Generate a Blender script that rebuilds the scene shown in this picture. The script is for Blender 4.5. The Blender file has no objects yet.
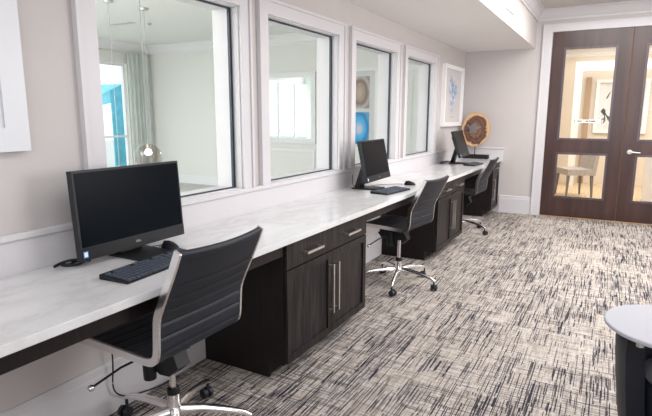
import bpy, bmesh, math, random
from mathutils import Vector, Matrix
random.seed(7)
S = bpy.context.scene
col = S.collection
R = math.radians

# ------------------------------------------------------------------ helpers
class NT:
    def __init__(s, m):
        m.use_nodes = True
        s.t = m.node_tree; s.n = s.t.nodes; s.l = s.t.links
        s.b = s.n.get('Principled BSDF')
    def node(s, typ, **kw):
        n = s.n.new(typ)
        for k, v in kw.items():
            if hasattr(n, k): setattr(n, k, v)
            else: n.inputs[k].default_value = v
        return n
    def put(s, v, sock):
        if isinstance(v, (int, float)): sock.default_value = v
        elif isinstance(v, tuple): sock.default_value = v if len(v) == 4 or sock.type == 'VECTOR' else (*v, 1)
        else: s.l.new(v, sock)
    def math(s, op, a, b=0.0, c=None):
        n = s.n.new('ShaderNodeMath'); n.operation = op
        s.put(a, n.inputs[0]); s.put(b, n.inputs[1])
        if c is not None: s.put(c, n.inputs[2])
        return n.outputs[0]
    def mix(s, f, a, b):
        n = s.n.new('ShaderNodeMix'); n.data_type = 'RGBA'
        s.put(f, n.inputs[0]); s.put(a, n.inputs[6]); s.put(b, n.inputs[7])
        return n.outputs[2]
    def coord(s, scale=(1, 1, 1)):
        tc = s.n.new('ShaderNodeTexCoord'); mp = s.n.new('ShaderNodeMapping')
        s.l.new(tc.outputs['Object'], mp.inputs[0]); mp.inputs['Scale'].default_value = scale
        return mp.outputs[0]
    def noise(s, vec, scale=5, detail=3, rough=.5):
        n = s.n.new('ShaderNodeTexNoise'); s.l.new(vec, n.inputs['Vector'])
        n.inputs['Scale'].default_value = scale; n.inputs['Detail'].default_value = detail
        n.inputs['Roughness'].default_value = rough
        return n.outputs['Fac']
    def ramp(s, v, *stops):
        n = s.n.new('ShaderNodeValToRGB'); s.l.new(v, n.inputs[0])
        e = n.color_ramp.elements
        e[0].position, e[0].color = stops[0][0], (*stops[0][1], 1)
        e[1].position, e[1].color = stops[-1][0], (*stops[-1][1], 1)
        for p, c in stops[1:-1]:
            x = e.new(p); x.color = (*c, 1)
        return n.outputs[0]
    def bump(s, h, strength=.2, dist=.01):
        n = s.n.new('ShaderNodeBump'); s.l.new(h, n.inputs['Height'])
        n.inputs['Strength'].default_value = strength; n.inputs['Distance'].default_value = dist
        s.l.new(n.outputs[0], s.b.inputs['Normal'])

def mat(name, c, rough=.5, metal=0, spec=.5, var=.04, vscale=6, bump=0, bscale=60, coat=0, emit=None, es=0):
    m = bpy.data.materials.new(name); t = NT(m); b = t.b
    b.inputs['Roughness'].default_value = rough; b.inputs['Metallic'].default_value = metal
    b.inputs['Specular IOR Level'].default_value = spec
    b.inputs['Coat Weight'].default_value = coat; b.inputs['Coat Roughness'].default_value = .1
    co = t.coord()
    n = t.noise(co, vscale, 4)
    hi = tuple(min(1, x * (1 + var)) for x in c); lo = tuple(x * (1 - var) for x in c)
    t.l.new(t.ramp(n, (.3, lo), (.7, hi)), b.inputs['Base Color'])
    if bump: t.bump(t.noise(co, bscale, 3), bump)
    if emit:
        b.inputs['Emission Color'].default_value = (*emit, 1); b.inputs['Emission Strength'].default_value = es
    return m

M = {}
M['wall'] = mat('wall_paint', (.545, .51, .50), .75, var=.015, bump=.03, bscale=250)
M['ceil'] = mat('ceiling_paint', (.58, .55, .54), .85, var=.01)
M['soffit'] = mat('soffit_lit_underside', (.80, .77, .75), .85, var=.01)  # lighter colour stands in for bounced light on the soffit underside
M['trim'] = mat('trim_paint', (.62, .60, .62), .42, var=.01)
M['lwall'] = mat('lounge_paint', (.80, .80, .77), .8, var=.01)
M['lceil'] = mat('lounge_ceiling_paint', (.84, .86, .83), .85, var=.01)
M['white'] = mat('white_lacquer', (.84, .84, .85), .35, var=.01)
M['frame_white'] = mat('frame_lacquer', (.66, .67, .70), .4, var=.01)
M['chrome'] = mat('chrome', (.84, .82, .82), .2, 1, var=.02)
M['tablet'] = mat('tablet_laminate', (.42, .42, .46), .6, spec=.3, var=.01)
M['nickel'] = mat('brushed_nickel', (.70, .66, .62), .32, 1, var=.03)
M['black'] = mat('black_plastic', (.010, .010, .012), .45, spec=.3, var=.1)
M['dkplastic'] = mat('charcoal_plastic', (.020, .022, .027), .45, spec=.3, var=.08)
M['screen'] = mat('screen_glass', (.003, .005, .008), .25, spec=.05, var=.05)
M['key'] = mat('key_plastic', (.075, .09, .12), .45, spec=.4, var=.15, vscale=90)
M['leather'] = mat('black_leatherette', (.012, .014, .021), .50, spec=.34, var=.15, bump=.08, bscale=300)
M['rubber'] = mat('caster_rubber', (.012, .014, .02), .5)
M['gasket'] = mat('dark_gasket', (.012, .022, .04), .4)
M['cord'] = mat('grey_cord', (.45, .46, .46), .6)
M['red'] = mat('red_plastic', (.5, .03, .03), .4)
M['brass'] = mat('threshold_brass', (.62, .40, .18), .4, .6)
M['edge'] = mat('door_edge_wood', (.16, .07, .035), .45)
M['artmat'] = mat('grey_mat_board', (.60, .575, .57), .7)
M['hallwall'] = mat('hall_paint', (.72, .65, .56), .8, var=.02)
M['beigefab'] = mat('grey_upholstery', (.42, .39, .37), .9, var=.15, vscale=30)
M['chairleg'] = mat('grey_painted_wood', (.17, .15, .145), .5)
M['greylam'] = mat('slate_panel', (.20, .19, .18), .35)
M['bronze'] = mat('bronze_wood', (.40, .26, .15), .5)
M['aqua'] = mat('aqua_canvas', (.22, .60, .72), .8, var=.12)
M['sticker'] = mat('sticker_blue', (.08, .35, .8), .4)
M['logo'] = mat('logo_silver', (.45, .46, .48), .5)
M['ledge'] = mat('patio_concrete', (.6, .58, .55), .9)

def m_carpet():
    m = bpy.data.materials.new('woven_carpet_tile'); t = NT(m); b = t.b
    b.inputs['Roughness'].default_value = .95; b.inputs['Specular IOR Level'].default_value = .15
    co = t.coord(); sep = t.n.new('ShaderNodeSeparateXYZ'); t.l.new(co, sep.inputs[0])
    x, y = sep.outputs[0], sep.outputs[1]
    wob = t.noise(co, 5, 1)
    def wn(a, bb=0.0):
        c = t.n.new('ShaderNodeCombineXYZ'); t.put(a, c.inputs[0]); t.put(bb, c.inputs[1])
        w = t.n.new('ShaderNodeTexWhiteNoise'); w.noise_dimensions = '2D'
        t.l.new(c.outputs[0], w.inputs['Vector']); return w.outputs['Value']
    def strokes(u, v, w, L, seed):
        uu = t.math('ADD', t.math('DIVIDE', u, w), t.math('MULTIPLY', wob, .8))
        iu = t.math('ADD', t.math('FLOOR', uu), seed)
        vv = t.math('ADD', t.math('DIVIDE', v, L), t.math('MULTIPLY', wn(iu), 37.0))
        iv = t.math('FLOOR', vv)
        return wn(iu, iv)
    # carpet tiles, each denser or sparser, plus a soft drift
    def tiles(w, seed):
        return wn(t.math('ADD', t.math('FLOOR', t.math('DIVIDE', x, w)), seed), t.math('FLOOR', t.math('DIVIDE', y, w)))
    tile = t.math('ADD', t.math('MULTIPLY', tiles(.48, 5.0), .62), t.math('MULTIPLY', tiles(.24, 40.0), .38))
    drift = t.noise(t.coord((1.8, 1.0, 1)), 3.6, 4, .6)
    dens = t.math('ADD', t.math('MULTIPLY', t.math('SUBTRACT', tile, .5), .55), t.math('MULTIPLY', t.math('SUBTRACT', drift, .5), .85))
    a = strokes(x, y, .0045, .09, 3.0)
    c2 = strokes(x, y, .0047, .13, 91.0)
    e = strokes(x, y, .007, .08, 57.0)
    d = strokes(y, x, .0050, .15, 211.0)
    f = strokes(y, x, .0045, .10, 431.0)
    fine = strokes(x, y, .0040, .20, 777.0)
    base = t.ramp(a, (0.0, (.28, .235, .20)), (.35, (.395, .345, .30)), (.7, (.48, .43, .385)), (1.0, (.32, .275, .24)))
    colr = t.mix(t.math('MULTIPLY', t.math('GREATER_THAN', f, .66), .5), base, (.66, .63, .61))
    def lay(colr, v, p, k, f_, c):
        return t.mix(t.math('MULTIPLY', t.math('GREATER_THAN', v, t.math('SUBTRACT', p, t.math('MULTIPLY', dens, k))), f_), colr, c)
    colr = lay(colr, e, .80, .45, .38, (.24, .205, .185))
    colr = lay(colr, d, .86, .45, .72, (.10, .09, .10))
    colr = lay(colr, fine, .845, .40, .85, (.045, .04, .05))
    colr = lay(colr, c2, .90, .42, .95, (.014, .017, .034))
    t.l.new(colr, b.inputs['Base Color'])
    t.bump(a, .25, .004)
    return m
M['carpet'] = m_carpet()

def m_wood(name, lo, hi, sc, rough, axis='z', spec=.5, coat=0):
    m = bpy.data.materials.new(name); t = NT(m); b = t.b
    b.inputs['Roughness'].default_value = rough; b.inputs['Specular IOR Level'].default_value = spec
    b.inputs['Coat Weight'].default_value = coat; b.inputs['Coat Roughness'].default_value = .25
    s = {'z': (1, 1, .07), 'y': (1, .07, 1), 'x': (.07, 1, 1)}[axis]
    co = t.coord(s)
    warp = t.noise(t.coord(tuple(q * .5 for q in (1, 1, 1))), 4, 2)
    n = t.noise(co, sc, 5, .65)
    n2 = t.math('ADD', n, t.math('MULTIPLY', warp, .12))
    t.l.new(t.ramp(n2, (.42, lo), (.56, tuple((p + q) / 2 for p, q in zip(lo, hi))), (.68, hi)), b.inputs['Base Color'])
    t.bump(n, .25, .003)
    return m
M['esp'] = m_wood('espresso_wood', (.0030, .0026, .003), (.029, .023, .023), 48, .42, spec=.22)
M['espside'] = m_wood('espresso_panel', (.008, .005, .006), (.014, .009, .009), 60, .42, spec=.28)
M['door'] = m_wood('mahogany_door', (.030, .012, .010), (.066, .029, .025), 7, .30, coat=.25)
M['doorbead'] = m_wood('door_bead', (.06, .045, .055), (.11, .08, .095), 30, .28)

def m_quartz():
    m = bpy.data.materials.new('white_quartz'); t = NT(m); b = t.b
    b.inputs['Roughness'].default_value = .16; b.inputs['Specular IOR Level'].default_value = .5
    co = t.coord((1.6, .8, 1))
    n = t.noise(co, 3.2, 8, .62)
    v = t.ramp(n, (.40, (.685, .685, .70)), (.47, (.62, .615, .62)), (.50, (.68, .675, .685)), (.62, (.72, .72, .74)))
    sp = t.noise(t.coord(), 130, 2)
    t.l.new(t.mix(t.math('MULTIPLY', t.math('GREATER_THAN', sp, .64), .25), v, (.56, .54, .52)), b.inputs['Base Color'])
    return m
M['quartz'] = m_quartz()

def m_glass(name, tint, refl):
    m = bpy.data.materials.new(name); m.use_nodes = True; t = m.node_tree
    t.nodes.clear(); o = t.nodes.new('ShaderNodeOutputMaterial')
    tr = t.nodes.new('ShaderNodeBsdfTransparent'); tr.inputs[0].default_value = (*tint, 1)
    gl = t.nodes.new('ShaderNodeBsdfGlossy'); gl.inputs['Roughness'].default_value = .16
    fr = t.nodes.new('ShaderNodeFresnel'); fr.inputs[0].default_value = 1.45
    mu = t.nodes.new('ShaderNodeMath'); mu.operation = 'MULTIPLY'; mu.inputs[1].default_value = refl
    mx = t.nodes.new('ShaderNodeMixShader')
    ge = t.nodes.new('ShaderNodeNewGeometry'); iv = t.nodes.new('ShaderNodeMath'); iv.operation = 'SUBTRACT'; iv.inputs[0].default_value = 1
    m2 = t.nodes.new('ShaderNodeMath'); m2.operation = 'MULTIPLY'      # only the outer skin mirrors; the inner one just lets light out
    t.links.new(ge.outputs['Backfacing'], iv.inputs[1])
    t.links.new(fr.outputs[0], mu.inputs[0]); t.links.new(mu.outputs[0], m2.inputs[0]); t.links.new(iv.outputs[0], m2.inputs[1]); t.links.new(m2.outputs[0], mx.inputs[0])
    t.links.new(tr.outputs[0], mx.inputs[1]); t.links.new(gl.outputs[0], mx.inputs[2]); t.links.new(mx.outputs[0], o.inputs[0])
    return m
M['glass'] = m_glass('window_glass', (.975, .99, .985), .12)
M['doorglass'] = m_glass('door_glass', (.98, .97, .95), 1.0)
M['globe'] = m_glass('globe_glass', (.86, .81, .80), 1.6)
m = bpy.data.materials.new('sheer_fabric'); m.use_nodes = True; t = m.node_tree; t.nodes.clear()
o = t.nodes.new('ShaderNodeOutputMaterial'); mx = t.nodes.new('ShaderNodeMixShader'); mx2 = t.nodes.new('ShaderNodeMixShader')
di = t.nodes.new('ShaderNodeBsdfDiffuse'); di.inputs[0].default_value = (.86, .90, .88, 1)
tl = t.nodes.new('ShaderNodeBsdfTranslucent'); tl.inputs[0].default_value = (.86, .90, .88, 1)
tp = t.nodes.new('ShaderNodeBsdfTransparent')
wv = t.nodes.new('ShaderNodeTexNoise'); wv.inputs['Scale'].default_value = 40
mr = t.nodes.new('ShaderNodeMapRange'); mr.inputs['To Min'].default_value = .15; mr.inputs['To Max'].default_value = .35
t.links.new(wv.outputs['Fac'], mr.inputs['Value'])
mx.inputs[0].default_value = .5
t.links.new(di.outputs[0], mx.inputs[1]); t.links.new(tl.outputs[0], mx.inputs[2])
t.links.new(mr.outputs[0], mx2.inputs[0]); t.links.new(mx.outputs[0], mx2.inputs[1]); t.links.new(tp.outputs[0], mx2.inputs[2]); t.links.new(mx2.outputs[0], o.inputs[0])
M['sheer'] = m
m = bpy.data.materials.new('mirror_silver'); tt = NT(m); tt.b.inputs['Metallic'].default_value = 1; tt.b.inputs['Roughness'].default_value = .02
tt.l.new(tt.ramp(tt.noise(tt.coord(), 3), (.3, (.86, .89, .88)), (.7, (.9, .92, .91))), tt.b.inputs['Base Color']); M['mirror'] = m
m = bpy.data.materials.new('leaf_green'); tt = NT(m); tt.b.inputs['Roughness'].default_value = .7
tt.l.new(tt.ramp(tt.noise(tt.coord(), 25, 4), (.3, (.05, .13, .03)), (.7, (.25, .40, .12))), tt.b.inputs['Base Color']); M['leaf'] = m
m = bpy.data.materials.new('tan_hall_carpet'); tt = NT(m); tt.b.inputs['Roughness'].default_value = .95
tt.l.new(tt.ramp(tt.noise(tt.coord(), 28, 5, .7), (.35, (.30, .20, .12)), (.5, (.60, .46, .30)), (.65, (.78, .66, .48))), tt.b.inputs['Base Color']); M['hallcarpet'] = m
# wood ring: pale sapwood outside, dark brown heart inside
m = bpy.data.materials.new('log_slice_wood'); tt = NT(m); tt.b.inputs['Roughness'].default_value = .45
co = tt.coord(); vl = tt.n.new('ShaderNodeVectorMath'); vl.operation = 'LENGTH'
mp = tt.n.new('ShaderNodeMapping'); mp.inputs['Scale'].default_value = (1 / .185, 0, 1 / .225); tt.l.new(co, mp.inputs[0]); tt.l.new(mp.outputs[0], vl.inputs[0])
rr = tt.math('ADD', vl.outputs['Value'], tt.math('MULTIPLY', tt.math('SUBTRACT', tt.noise(co, 11, 4, .6), .5), .55))
tt.l.new(tt.ramp(rr, (.0, (.10, .035, .018)), (.40, (.20, .085, .04)), (.54, (.045, .016, .010)), (.62, (.17, .065, .03)), (.76, (.06, .022, .013)), (.82, (.22, .09, .04)), (.85, (.48, .28, .14)), (.92, (.62, .40, .21)), (1.0, (.52, .30, .15))), tt.b.inputs['Base Color'])
M['log'] = m
# artworks
def m_art(name, stops, scale, mask=None):
    m = bpy.data.materials.new(name); t = NT(m); t.b.inputs['Roughness'].default_value = .6
    t.l.new(t.ramp(t.noise(t.coord(), scale, 5, .6), *stops), t.b.inputs['Base Color']); return m
M['paper'] = mat('print_paper', (.68, .68, .69), .6)
M['artbrown'] = m_art('art_brown_disc', [(.3, (.20, .15, .13)), (.5, (.50, .40, .36)), (.7, (.75, .70, .66))], 4)
M['artblue'] = m_art('art_blue_disc', [(.3, (.02, .16, .42)), (.5, (.05, .45, .80)), (.68, (.75, .62, .70))], 4)
M['artwash'] = m_art('art_watercolour', [(.30, (.10, .13, .22)), (.45, (.28, .34, .50)), (.55, (.52, .58, .66)), (.7, (.75, .74, .76))], 14)
def m_disc(name, zc, stops):
    m = bpy.data.materials.new(name); t = NT(m); t.b.inputs['Roughness'].default_value = .6
    tc = t.n.new('ShaderNodeTexCoord'); mp = t.n.new('ShaderNodeMapping'); mp.inputs['Location'].default_value = (.1, 0, -zc / .30)
    mp.inputs['Scale'].default_value = (1 / .20, 0, 1 / .30); t.l.new(tc.outputs['Object'], mp.inputs[0])
    vl = t.n.new('ShaderNodeVectorMath'); vl.operation = 'LENGTH'; t.l.new(mp.outputs[0], vl.inputs[0])
    r_ = t.math('ADD', vl.outputs['Value'], t.math('MULTIPLY', t.math('SUBTRACT', t.noise(tc.outputs['Object'], 5, 4, .6), .5), .5))
    t.l.new(t.ramp(r_, *stops), t.b.inputs['Base Color']); return m
M['artbrown'] = m_disc('art_brown_disc', .91, [(.1, (.52, .42, .36)), (.45, (.40, .31, .26)), (.62, (.22, .17, .15)), (.85, (.55, .50, .47)), (1.0, (.32, .30, .29))])
M['artblue'] = m_disc('art_blue_disc', .345, [(.1, (.70, .62, .72)), (.35, (.16, .52, .82)), (.6, (.04, .42, .80)), (.8, (.02, .20, .50)), (1.0, (.10, .40, .62))])
M['ink'] = mat('black_ink', (.03, .028, .03), .6)

def link(name, bm, m, parent=None, smooth=False, bevel=0, kind=None, auto=None):
    me = bpy.data.meshes.new(name)
    if bevel:
        bmesh.ops.bevel(bm, geom=[e for e in bm.edges if len(e.link_faces) == 2 and e.calc_face_angle(0) > .6],
                        offset=bevel, segments=2, affect='EDGES', clamp_overlap=True)
    bmesh.ops.recalc_face_normals(bm, faces=bm.faces)
    bm.to_mesh(me); bm.free()
    me.materials.append(m if not isinstance(m, str) else M[m])
    if smooth:
        for p in me.polygons: p.use_smooth = True
        try: me.set_sharp_from_angle(angle=R(auto or 35))
        except Exception: pass
    o = bpy.data.objects.new(name, me); col.objects.link(o)
    if parent: o.parent = parent
    if kind: o['kind'] = kind
    return o

def box(bm, x0, x1, y0, y1, z0, z1, mtx=None):
    vs = [bm.verts.new((x, y, z)) for x in (x0, x1) for y in (y0, y1) for z in (z0, z1)]
    if mtx: [setattr(v, 'co', mtx @ v.co) for v in vs]
    for f in ((0, 1, 3, 2), (4, 6, 7, 5), (0, 4, 5, 1), (2, 3, 7, 6), (0, 2, 6, 4), (1, 5, 7, 3)):
        bm.faces.new([vs[i] for i in f])
    return bm
def B(*a, mtx=None): return box(bmesh.new(), *a, mtx=mtx)
def cyl(bm, p0, p1, r0, r1=None, n=20, caps=True):
    r1 = r0 if r1 is None else r1
    p0, p1 = Vector(p0), Vector(p1); d = p1 - p0
    q = d.to_track_quat('Z', 'Y').to_matrix()
    rings = []
    for p, r in ((p0, r0), (p1, r1)):
        rings.append([bm.verts.new(p + q @ Vector((r * math.cos(2 * math.pi * i / n), r * math.sin(2 * math.pi * i / n), 0))) for i in range(n)])
    for i in range(n):
        j = (i + 1) % n; bm.faces.new((rings[0][i], rings[0][j], rings[1][j], rings[1][i]))
    if caps: bm.faces.new(rings[0][::-1]); bm.faces.new(rings[1])
    return bm
def tube(bm, pts, r, n=8, ry=None):
    pts = [Vector(p) for p in pts]; prev = None; up = Vector((0, 0, 1))
    rr = r if isinstance(r, (list, tuple)) else [r] * len(pts)
    first = None
    for k, p in enumerate(pts):
        d = (pts[min(k + 1, len(pts) - 1)] - pts[max(k - 1, 0)]).normalized()
        s = d.cross(up)
        if s.length < 1e-3: s = Vector((1, 0, 0)) if prev is None else prevs
        s.normalize(); u = s.cross(d).normalized(); prevs = s
        ring = [bm.verts.new(p + s * rr[k] * math.cos(2 * math.pi * i / n) + u * (ry or 1) * rr[k] * math.sin(2 * math.pi * i / n)) for i in range(n)]
        if prev:
            for i in range(n): bm.faces.new((prev[i], prev[(i + 1) % n], ring[(i + 1) % n], ring[i]))
        else: first = ring
        prev = ring
    bm.faces.new(first[::-1]); bm.faces.new(prev)
    return bm
def lathe(bm, prof, c=(0, 0, 0), n=32, axis='z'):
    rings = []
    for r, z in prof:
        rings.append([bm.verts.new((c[0] + r * math.cos(2 * math.pi * i / n), c[1] + r * math.sin(2 * math.pi * i / n), c[2] + z)) for i in range(n)] if r > 1e-6
                     else [bm.verts.new((c[0], c[1], c[2] + z))])
    for a, b in zip(rings, rings[1:]):
        for i in range(n):
            j = (i + 1) % n
            if len(a) == 1 and len(b) == 1: continue
            if len(a) == 1: bm.faces.new((a[0], b[j], b[i]))
            elif len(b) == 1: bm.faces.new((a[i], a[j], b[0]))
            else: bm.faces.new((a[i], a[j], b[j], b[i]))
    return bm
def prism(bm, prof, axis, a, b):
    """extrude a closed 2D profile along axis; prof gives the other two coordinates in order"""
    def P(u, v, w): return {'x': (w, u, v), 'y': (u, w, v), 'z': (u, v, w)}[axis]
    A = [bm.verts.new(P(u, v, a)) for u, v in prof]; C = [bm.verts.new(P(u, v, b)) for u, v in prof]
    n = len(prof)
    for i in range(n): bm.faces.new((A[i], A[(i + 1) % n], C[(i + 1) % n], C[i]))
    bm.faces.new(A[::-1]); bm.faces.new(C)
    return bm
def empty(name, loc=(0, 0, 0), rz=0, label=None, cat=None, group=None, kind=None):
    o = bpy.data.objects.new(name, None); col.objects.link(o); o.empty_display_size = .05
    o.location = loc; o.rotation_euler = (0, 0, rz)
    tag(o, label, cat, group, kind); return o
def tag(o, label=None, cat=None, group=None, kind=None):
    for k, v in (('label', label), ('category', cat), ('group', group), ('kind', kind)):
        if v: o[k] = v
    return o
def copy_tree(o, parent=None):
    c = o.copy(); col.objects.link(c); c.parent = parent
    for ch in list(o.children): copy_tree(ch, c)
    return c
def ST(name, bm, m, parent=None, **k): return link(name, bm, m, parent, kind='structure', **k)

# ------------------------------------------------------------------ room shell
D = 7.505; CZ = 2.70; SZ = 2.226; SW = .915; XR = 4.6; YB = -2.8
LX = -6.39; LY = 7.63
WIN = [(1.376, 2.514), (2.593, 3.728), (3.83, 4.943), (5.052, 6.182)]
HZ0, HZ1 = .914, 1.952
ST('floor', B(-.19, XR + .15, YB - .15, D + .05, -.06, 0), 'carpet')
# wall with four interior windows, one continuous wall
bm = bmesh.new()
box(bm, -.19, 0, YB - .15, D + .15, 0, HZ0); box(bm, -.19, 0, YB - .15, D + .15, HZ1, 2.75)
ys = [YB - .15] + [v for a, b in WIN for v in (a + .098, b - .090)] + [D + .15]
for i in range(0, len(ys), 2): box(bm, -.19, 0, ys[i], ys[i + 1], HZ0, HZ1)
ST('wall_left', bm, 'wall')
bm = bmesh.new()
box(bm, 0, 1.06, D, D + .15, 0, 2.75); box(bm, 3.0, XR + .15, D, D + .15, 0, 2.75); box(bm, 1.06, 3.0, D, D + .15, 2.46, 2.75)
ST('wall_far', bm, 'wall')
ST('wall_right', B(XR, XR + .15, YB - .15, D, 0, 2.75), 'wall')
ST('wall_back', B(0, XR, YB - .15, YB, 0, 2.75), 'wall')
bm = bmesh.new(); box(bm, SW, XR, YB, D, CZ, CZ + .06)
ST('ceiling', bm, 'ceil')
bm = bmesh.new()
prism(bm, [(0.0, SZ), (SW, SZ), (SW, CZ + .05), (0, CZ + .05)], 'y', YB, D)
sof = ST('ceiling_soffit', bm, 'wall')
sof.data.materials.append(M['soffit'])
for p in sof.data.polygons:
    if p.normal.z < -.5: p.material_index = 1

# crown moulding (far wall and soffit face)
def crown(bm, axis, wall, sgn, a, b, top, h=.135, w=.095):
    pr = [(0, 0), (0, -h), (.014, -h), (.018, -h + .02), (.035, -h + .035), (.055, -.075), (w - .025, -.04), (w - .018, -.022), (w, -.018), (w, 0)]
    prism(bm, [(wall + sgn * u, top + v) for u, v in pr], axis, a, b)
bm = bmesh.new()
crown(bm, 'x', D, -1, SW, XR, CZ); ST('trim_2', bm, 'trim')
bm = bmesh.new(); crown(bm, 'y', SW, 1, YB, D, CZ); ST('trim_3', bm, 'trim')

# apron board and cap behind the counter, running on across the far wall
bm = bmesh.new()
box(bm, 0, .015, YB, D, .70, .888); box(bm, .015, .588, D - .015, D, .70, .888)
prism(bm, [(0, .886), (.022, .886), (.028, .892), (.028, .908), (.022, .914), (0, .914)], 'y', YB, D)
prism(bm, [(D, .886), (D - .022, .886), (D - .028, .892), (D - .028, .908), (D - .022, .914), (D, .914)], 'x', .0, .600)
ST('trim_1', bm, 'trim')
# baseboards
def bb(bm, axis, wall, sgn, a, b, h=.245):
    prism(bm, [(wall, 0), (wall + sgn * .018, 0), (wall + sgn * .018, h - .045), (wall + sgn * .013, h - .038), (wall + sgn * .013, h - .012), (wall + sgn * .005, h), (wall, h)], axis, a, b)
bm = bmesh.new(); bb(bm, 'y', 0, 1, YB, D); ST('baseboard_left', bm, 'trim')
bm = bmesh.new(); bb(bm, 'x', D, -1, .575, 1.002); bb(bm, 'x', D, -1, 3.06, XR); ST('baseboard_far', bm, 'trim')
bm = bmesh.new(); bb(bm, 'y', XR, -1, YB, D); ST('baseboard_right', bm, 'trim')

# interior windows
for i, (a, b) in enumerate(WIN):
    w = empty('window_%d' % (i + 1), (0, a, HZ0), kind='structure')
    W = b - a; c0, c1 = .098, .090; H = HZ1 - HZ0; T = 2.046 - HZ0
    bm = bmesh.new()
    box(bm, 0, .018, .018, c0, 0, T - .018); box(bm, 0, .018, W - c1, W - .018, 0, T - .018); box(bm, 0, .018, c0, W - c1, H, T - .018)
    # back band and inner bead
    box(bm, 0, .028, 0, .018, 0, T); box(bm, 0, .028, W - .018, W, 0, T); box(bm, 0, .028, .018, W - .018, T - .018, T)
    link('window_casing', bm, 'trim', w, kind='structure')
    bm = bmesh.new()
    y0, y1 = c0, W - c1
    box(bm, -.186, -.0, y0, y0 + .006, 0, H); box(bm, -.186, -.0, y1 - .006, y1, 0, H)
    box(bm, -.186, -.0, y0, y1, H - .006, H); box(bm, -.186, 0, y0, y1, 0, .004)
    link('window_reveal', bm, 'trim', w, kind='structure')
    y0 += .006; y1 -= .006; z1 = H - .006; z0 = .004
    bm = bmesh.new(); g = .011
    box(bm, -.064, -.048, y0, y0 + g, z0, z1); box(bm, -.064, -.048, y1 - g - .006, y1, z0, z1)
    box(bm, -.064, -.048, y0 + g, y1 - g - .006, z1 - .008, z1); box(bm, -.064, -.048, y0 + g, y1 - g - .006, z0, z0 + .006)
    link('window_gasket', bm, 'gasket', w, kind='structure')
    bm = bmesh.new(); box(bm, -.060, -.054, y0, y1, z0, z1)
    link('window_pane', bm, 'glass', w, kind='structure')

# double door in the far wall
bm = bmesh.new()
for x0, x1 in ((1.020, 1.118), (2.940, 3.038)):
    box(bm, x0, x1, D - .020, D, 0, 2.497)
box(bm, 1.118, 2.940, D - .020, D, 2.416, 2.497)
box(bm, 1.002, 1.020, D - .030, D, 0, 2.515); box(bm, 3.038, 3.056, D - .030, D, 0, 2.515); box(bm, 1.02, 3.038, D - .030, D, 2.497, 2.515)
box(bm, 1.06, 1.119, D, D + .15, 0, 2.46); box(bm, 2.939, 3.0, D, D + .15, 0, 2.46); box(bm, 1.119, 2.939, D, D + .15, 2.415, 2.46)
ST('trim_4', bm, 'trim')
ST('trim_5', B(1.119, 2.939, D - .012, D + .15, 0, .010), 'brass')
def door_leaf(n, x0, x1, hand):
    r = empty('door_%d' % n, (x0, D - .002, .012), kind='structure')
    W = x1 - x0; z1 = 2.400
    lz = [(.273, .838), (1.046, 2.179)]
    m0 = .165; px0, px1 = m0, W - m0
    bm = bmesh.new(); t0, t1 = 0, .044
    box(bm, 0, px0, t0, t1, 0, z1); box(bm, px1, W, t0, t1, 0, z1)
    box(bm, px0, px1, t0, t1, 0, lz[0][0]); box(bm, px0, px1, t0, t1, lz[0][1], lz[1][0]); box(bm, px0, px1, t0, t1, lz[1][1], z1)
    link('door_frame', bm, 'door', r, kind='structure')
    for za, zb in lz:
        bm = bmesh.new(); e = .022
        for (a, b, c, d) in ((px0 - e, px0 + .004, za - e, zb + e), (px1 - .004, px1 + e, za - e, zb + e), (px0 + .004, px1 - .004, za - e, za + .004), (px0 + .004, px1 - .004, zb - .004, zb + e)):
            box(bm, a, b, -.009, 0, c, d)
        link('pane_bead', bm, 'doorbead', r, kind='structure')
        link('door_pane', B(px0, px1, .018, .024, za, zb), 'doorglass', r, kind='structure')
    return r, px0, px1, lz
d1, px0, px1, lz = door_leaf(1, 1.123, 2.022, 1)
d2, *_ = door_leaf(2, 2.036, 2.935, -1)
# lettering strip on the left leaf's upper pane
bm = bmesh.new(); box(bm, .325, .665, .0145, .0175, 1.250, 1.290)
s = link('glass_label', bm, 'white', d1, kind='structure')
bm = bmesh.new()
for a, b, c, d in ((.168, .173, 1.256, 1.289), (.196, .214, 1.266, 1.280), (.218, .232, 1.266, 1.280), (.262, .285, 1.266, 1.280), (.289, .305, 1.267, 1.281), (.309, .345, 1.266, 1.280), (.394, .400, 1.256, 1.289)):
    box(bm, .330 + (a - .168) * 1.4, .330 + (b - .168) * 1.4, .0125, .0145, c - .002, d - .002)
link('label_marks', bm, 'ink', s, kind='structure')
# meeting stile strip
link('astragal', B(.899, .913, .012, .05, 0, 2.400), 'edge', d1, kind='structure')
# lever handle on the right leaf
h = empty('door_handle', (.078, 0, .893)); h.parent = d2; h['kind'] = 'structure'
bm = bmesh.new(); cyl(bm, (0, 0, 0), (0, -.010, 0), .030, .028, 28); cyl(bm, (0, -.01, 0), (0, -.045, 0), .011, .011, 16)
link('rose', bm, 'nickel', h, smooth=True, kind='structure')
bm = bmesh.new(); tube(bm, [(0, -.045, 0), (.02, -.05, 0), (.05, -.052, -.002), (.085, -.050, -.005), (.115, -.046, -.006)], [.011, .011, .009, .008, .007], 12, 1.0)
link('lever', bm, 'nickel', h, smooth=True, kind='structure')

# ------------------------------------------------------------------ counter and cabinets
wt = empty('worktop', (.3, 2.3, .73), label='long white quartz desk counter running under the four interior windows', cat='counter')
def rel(bm, o): bmesh.ops.translate(bm, verts=bm.verts, vec=-Vector(o.location)); return bm
bm = bmesh.new(); box(bm, .016, .588, YB + .02, D - .017, .729, .760)
link('slab', rel(bm, wt), 'quartz', wt, bevel=.003)
for a, b in ((YB + .02, 2.024), (2.988, 4.546), (5.509, 6.996)):
    link('support_rail', rel(B(.530, .553, a, b, .667, .7285), wt), 'espside', wt)

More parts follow.
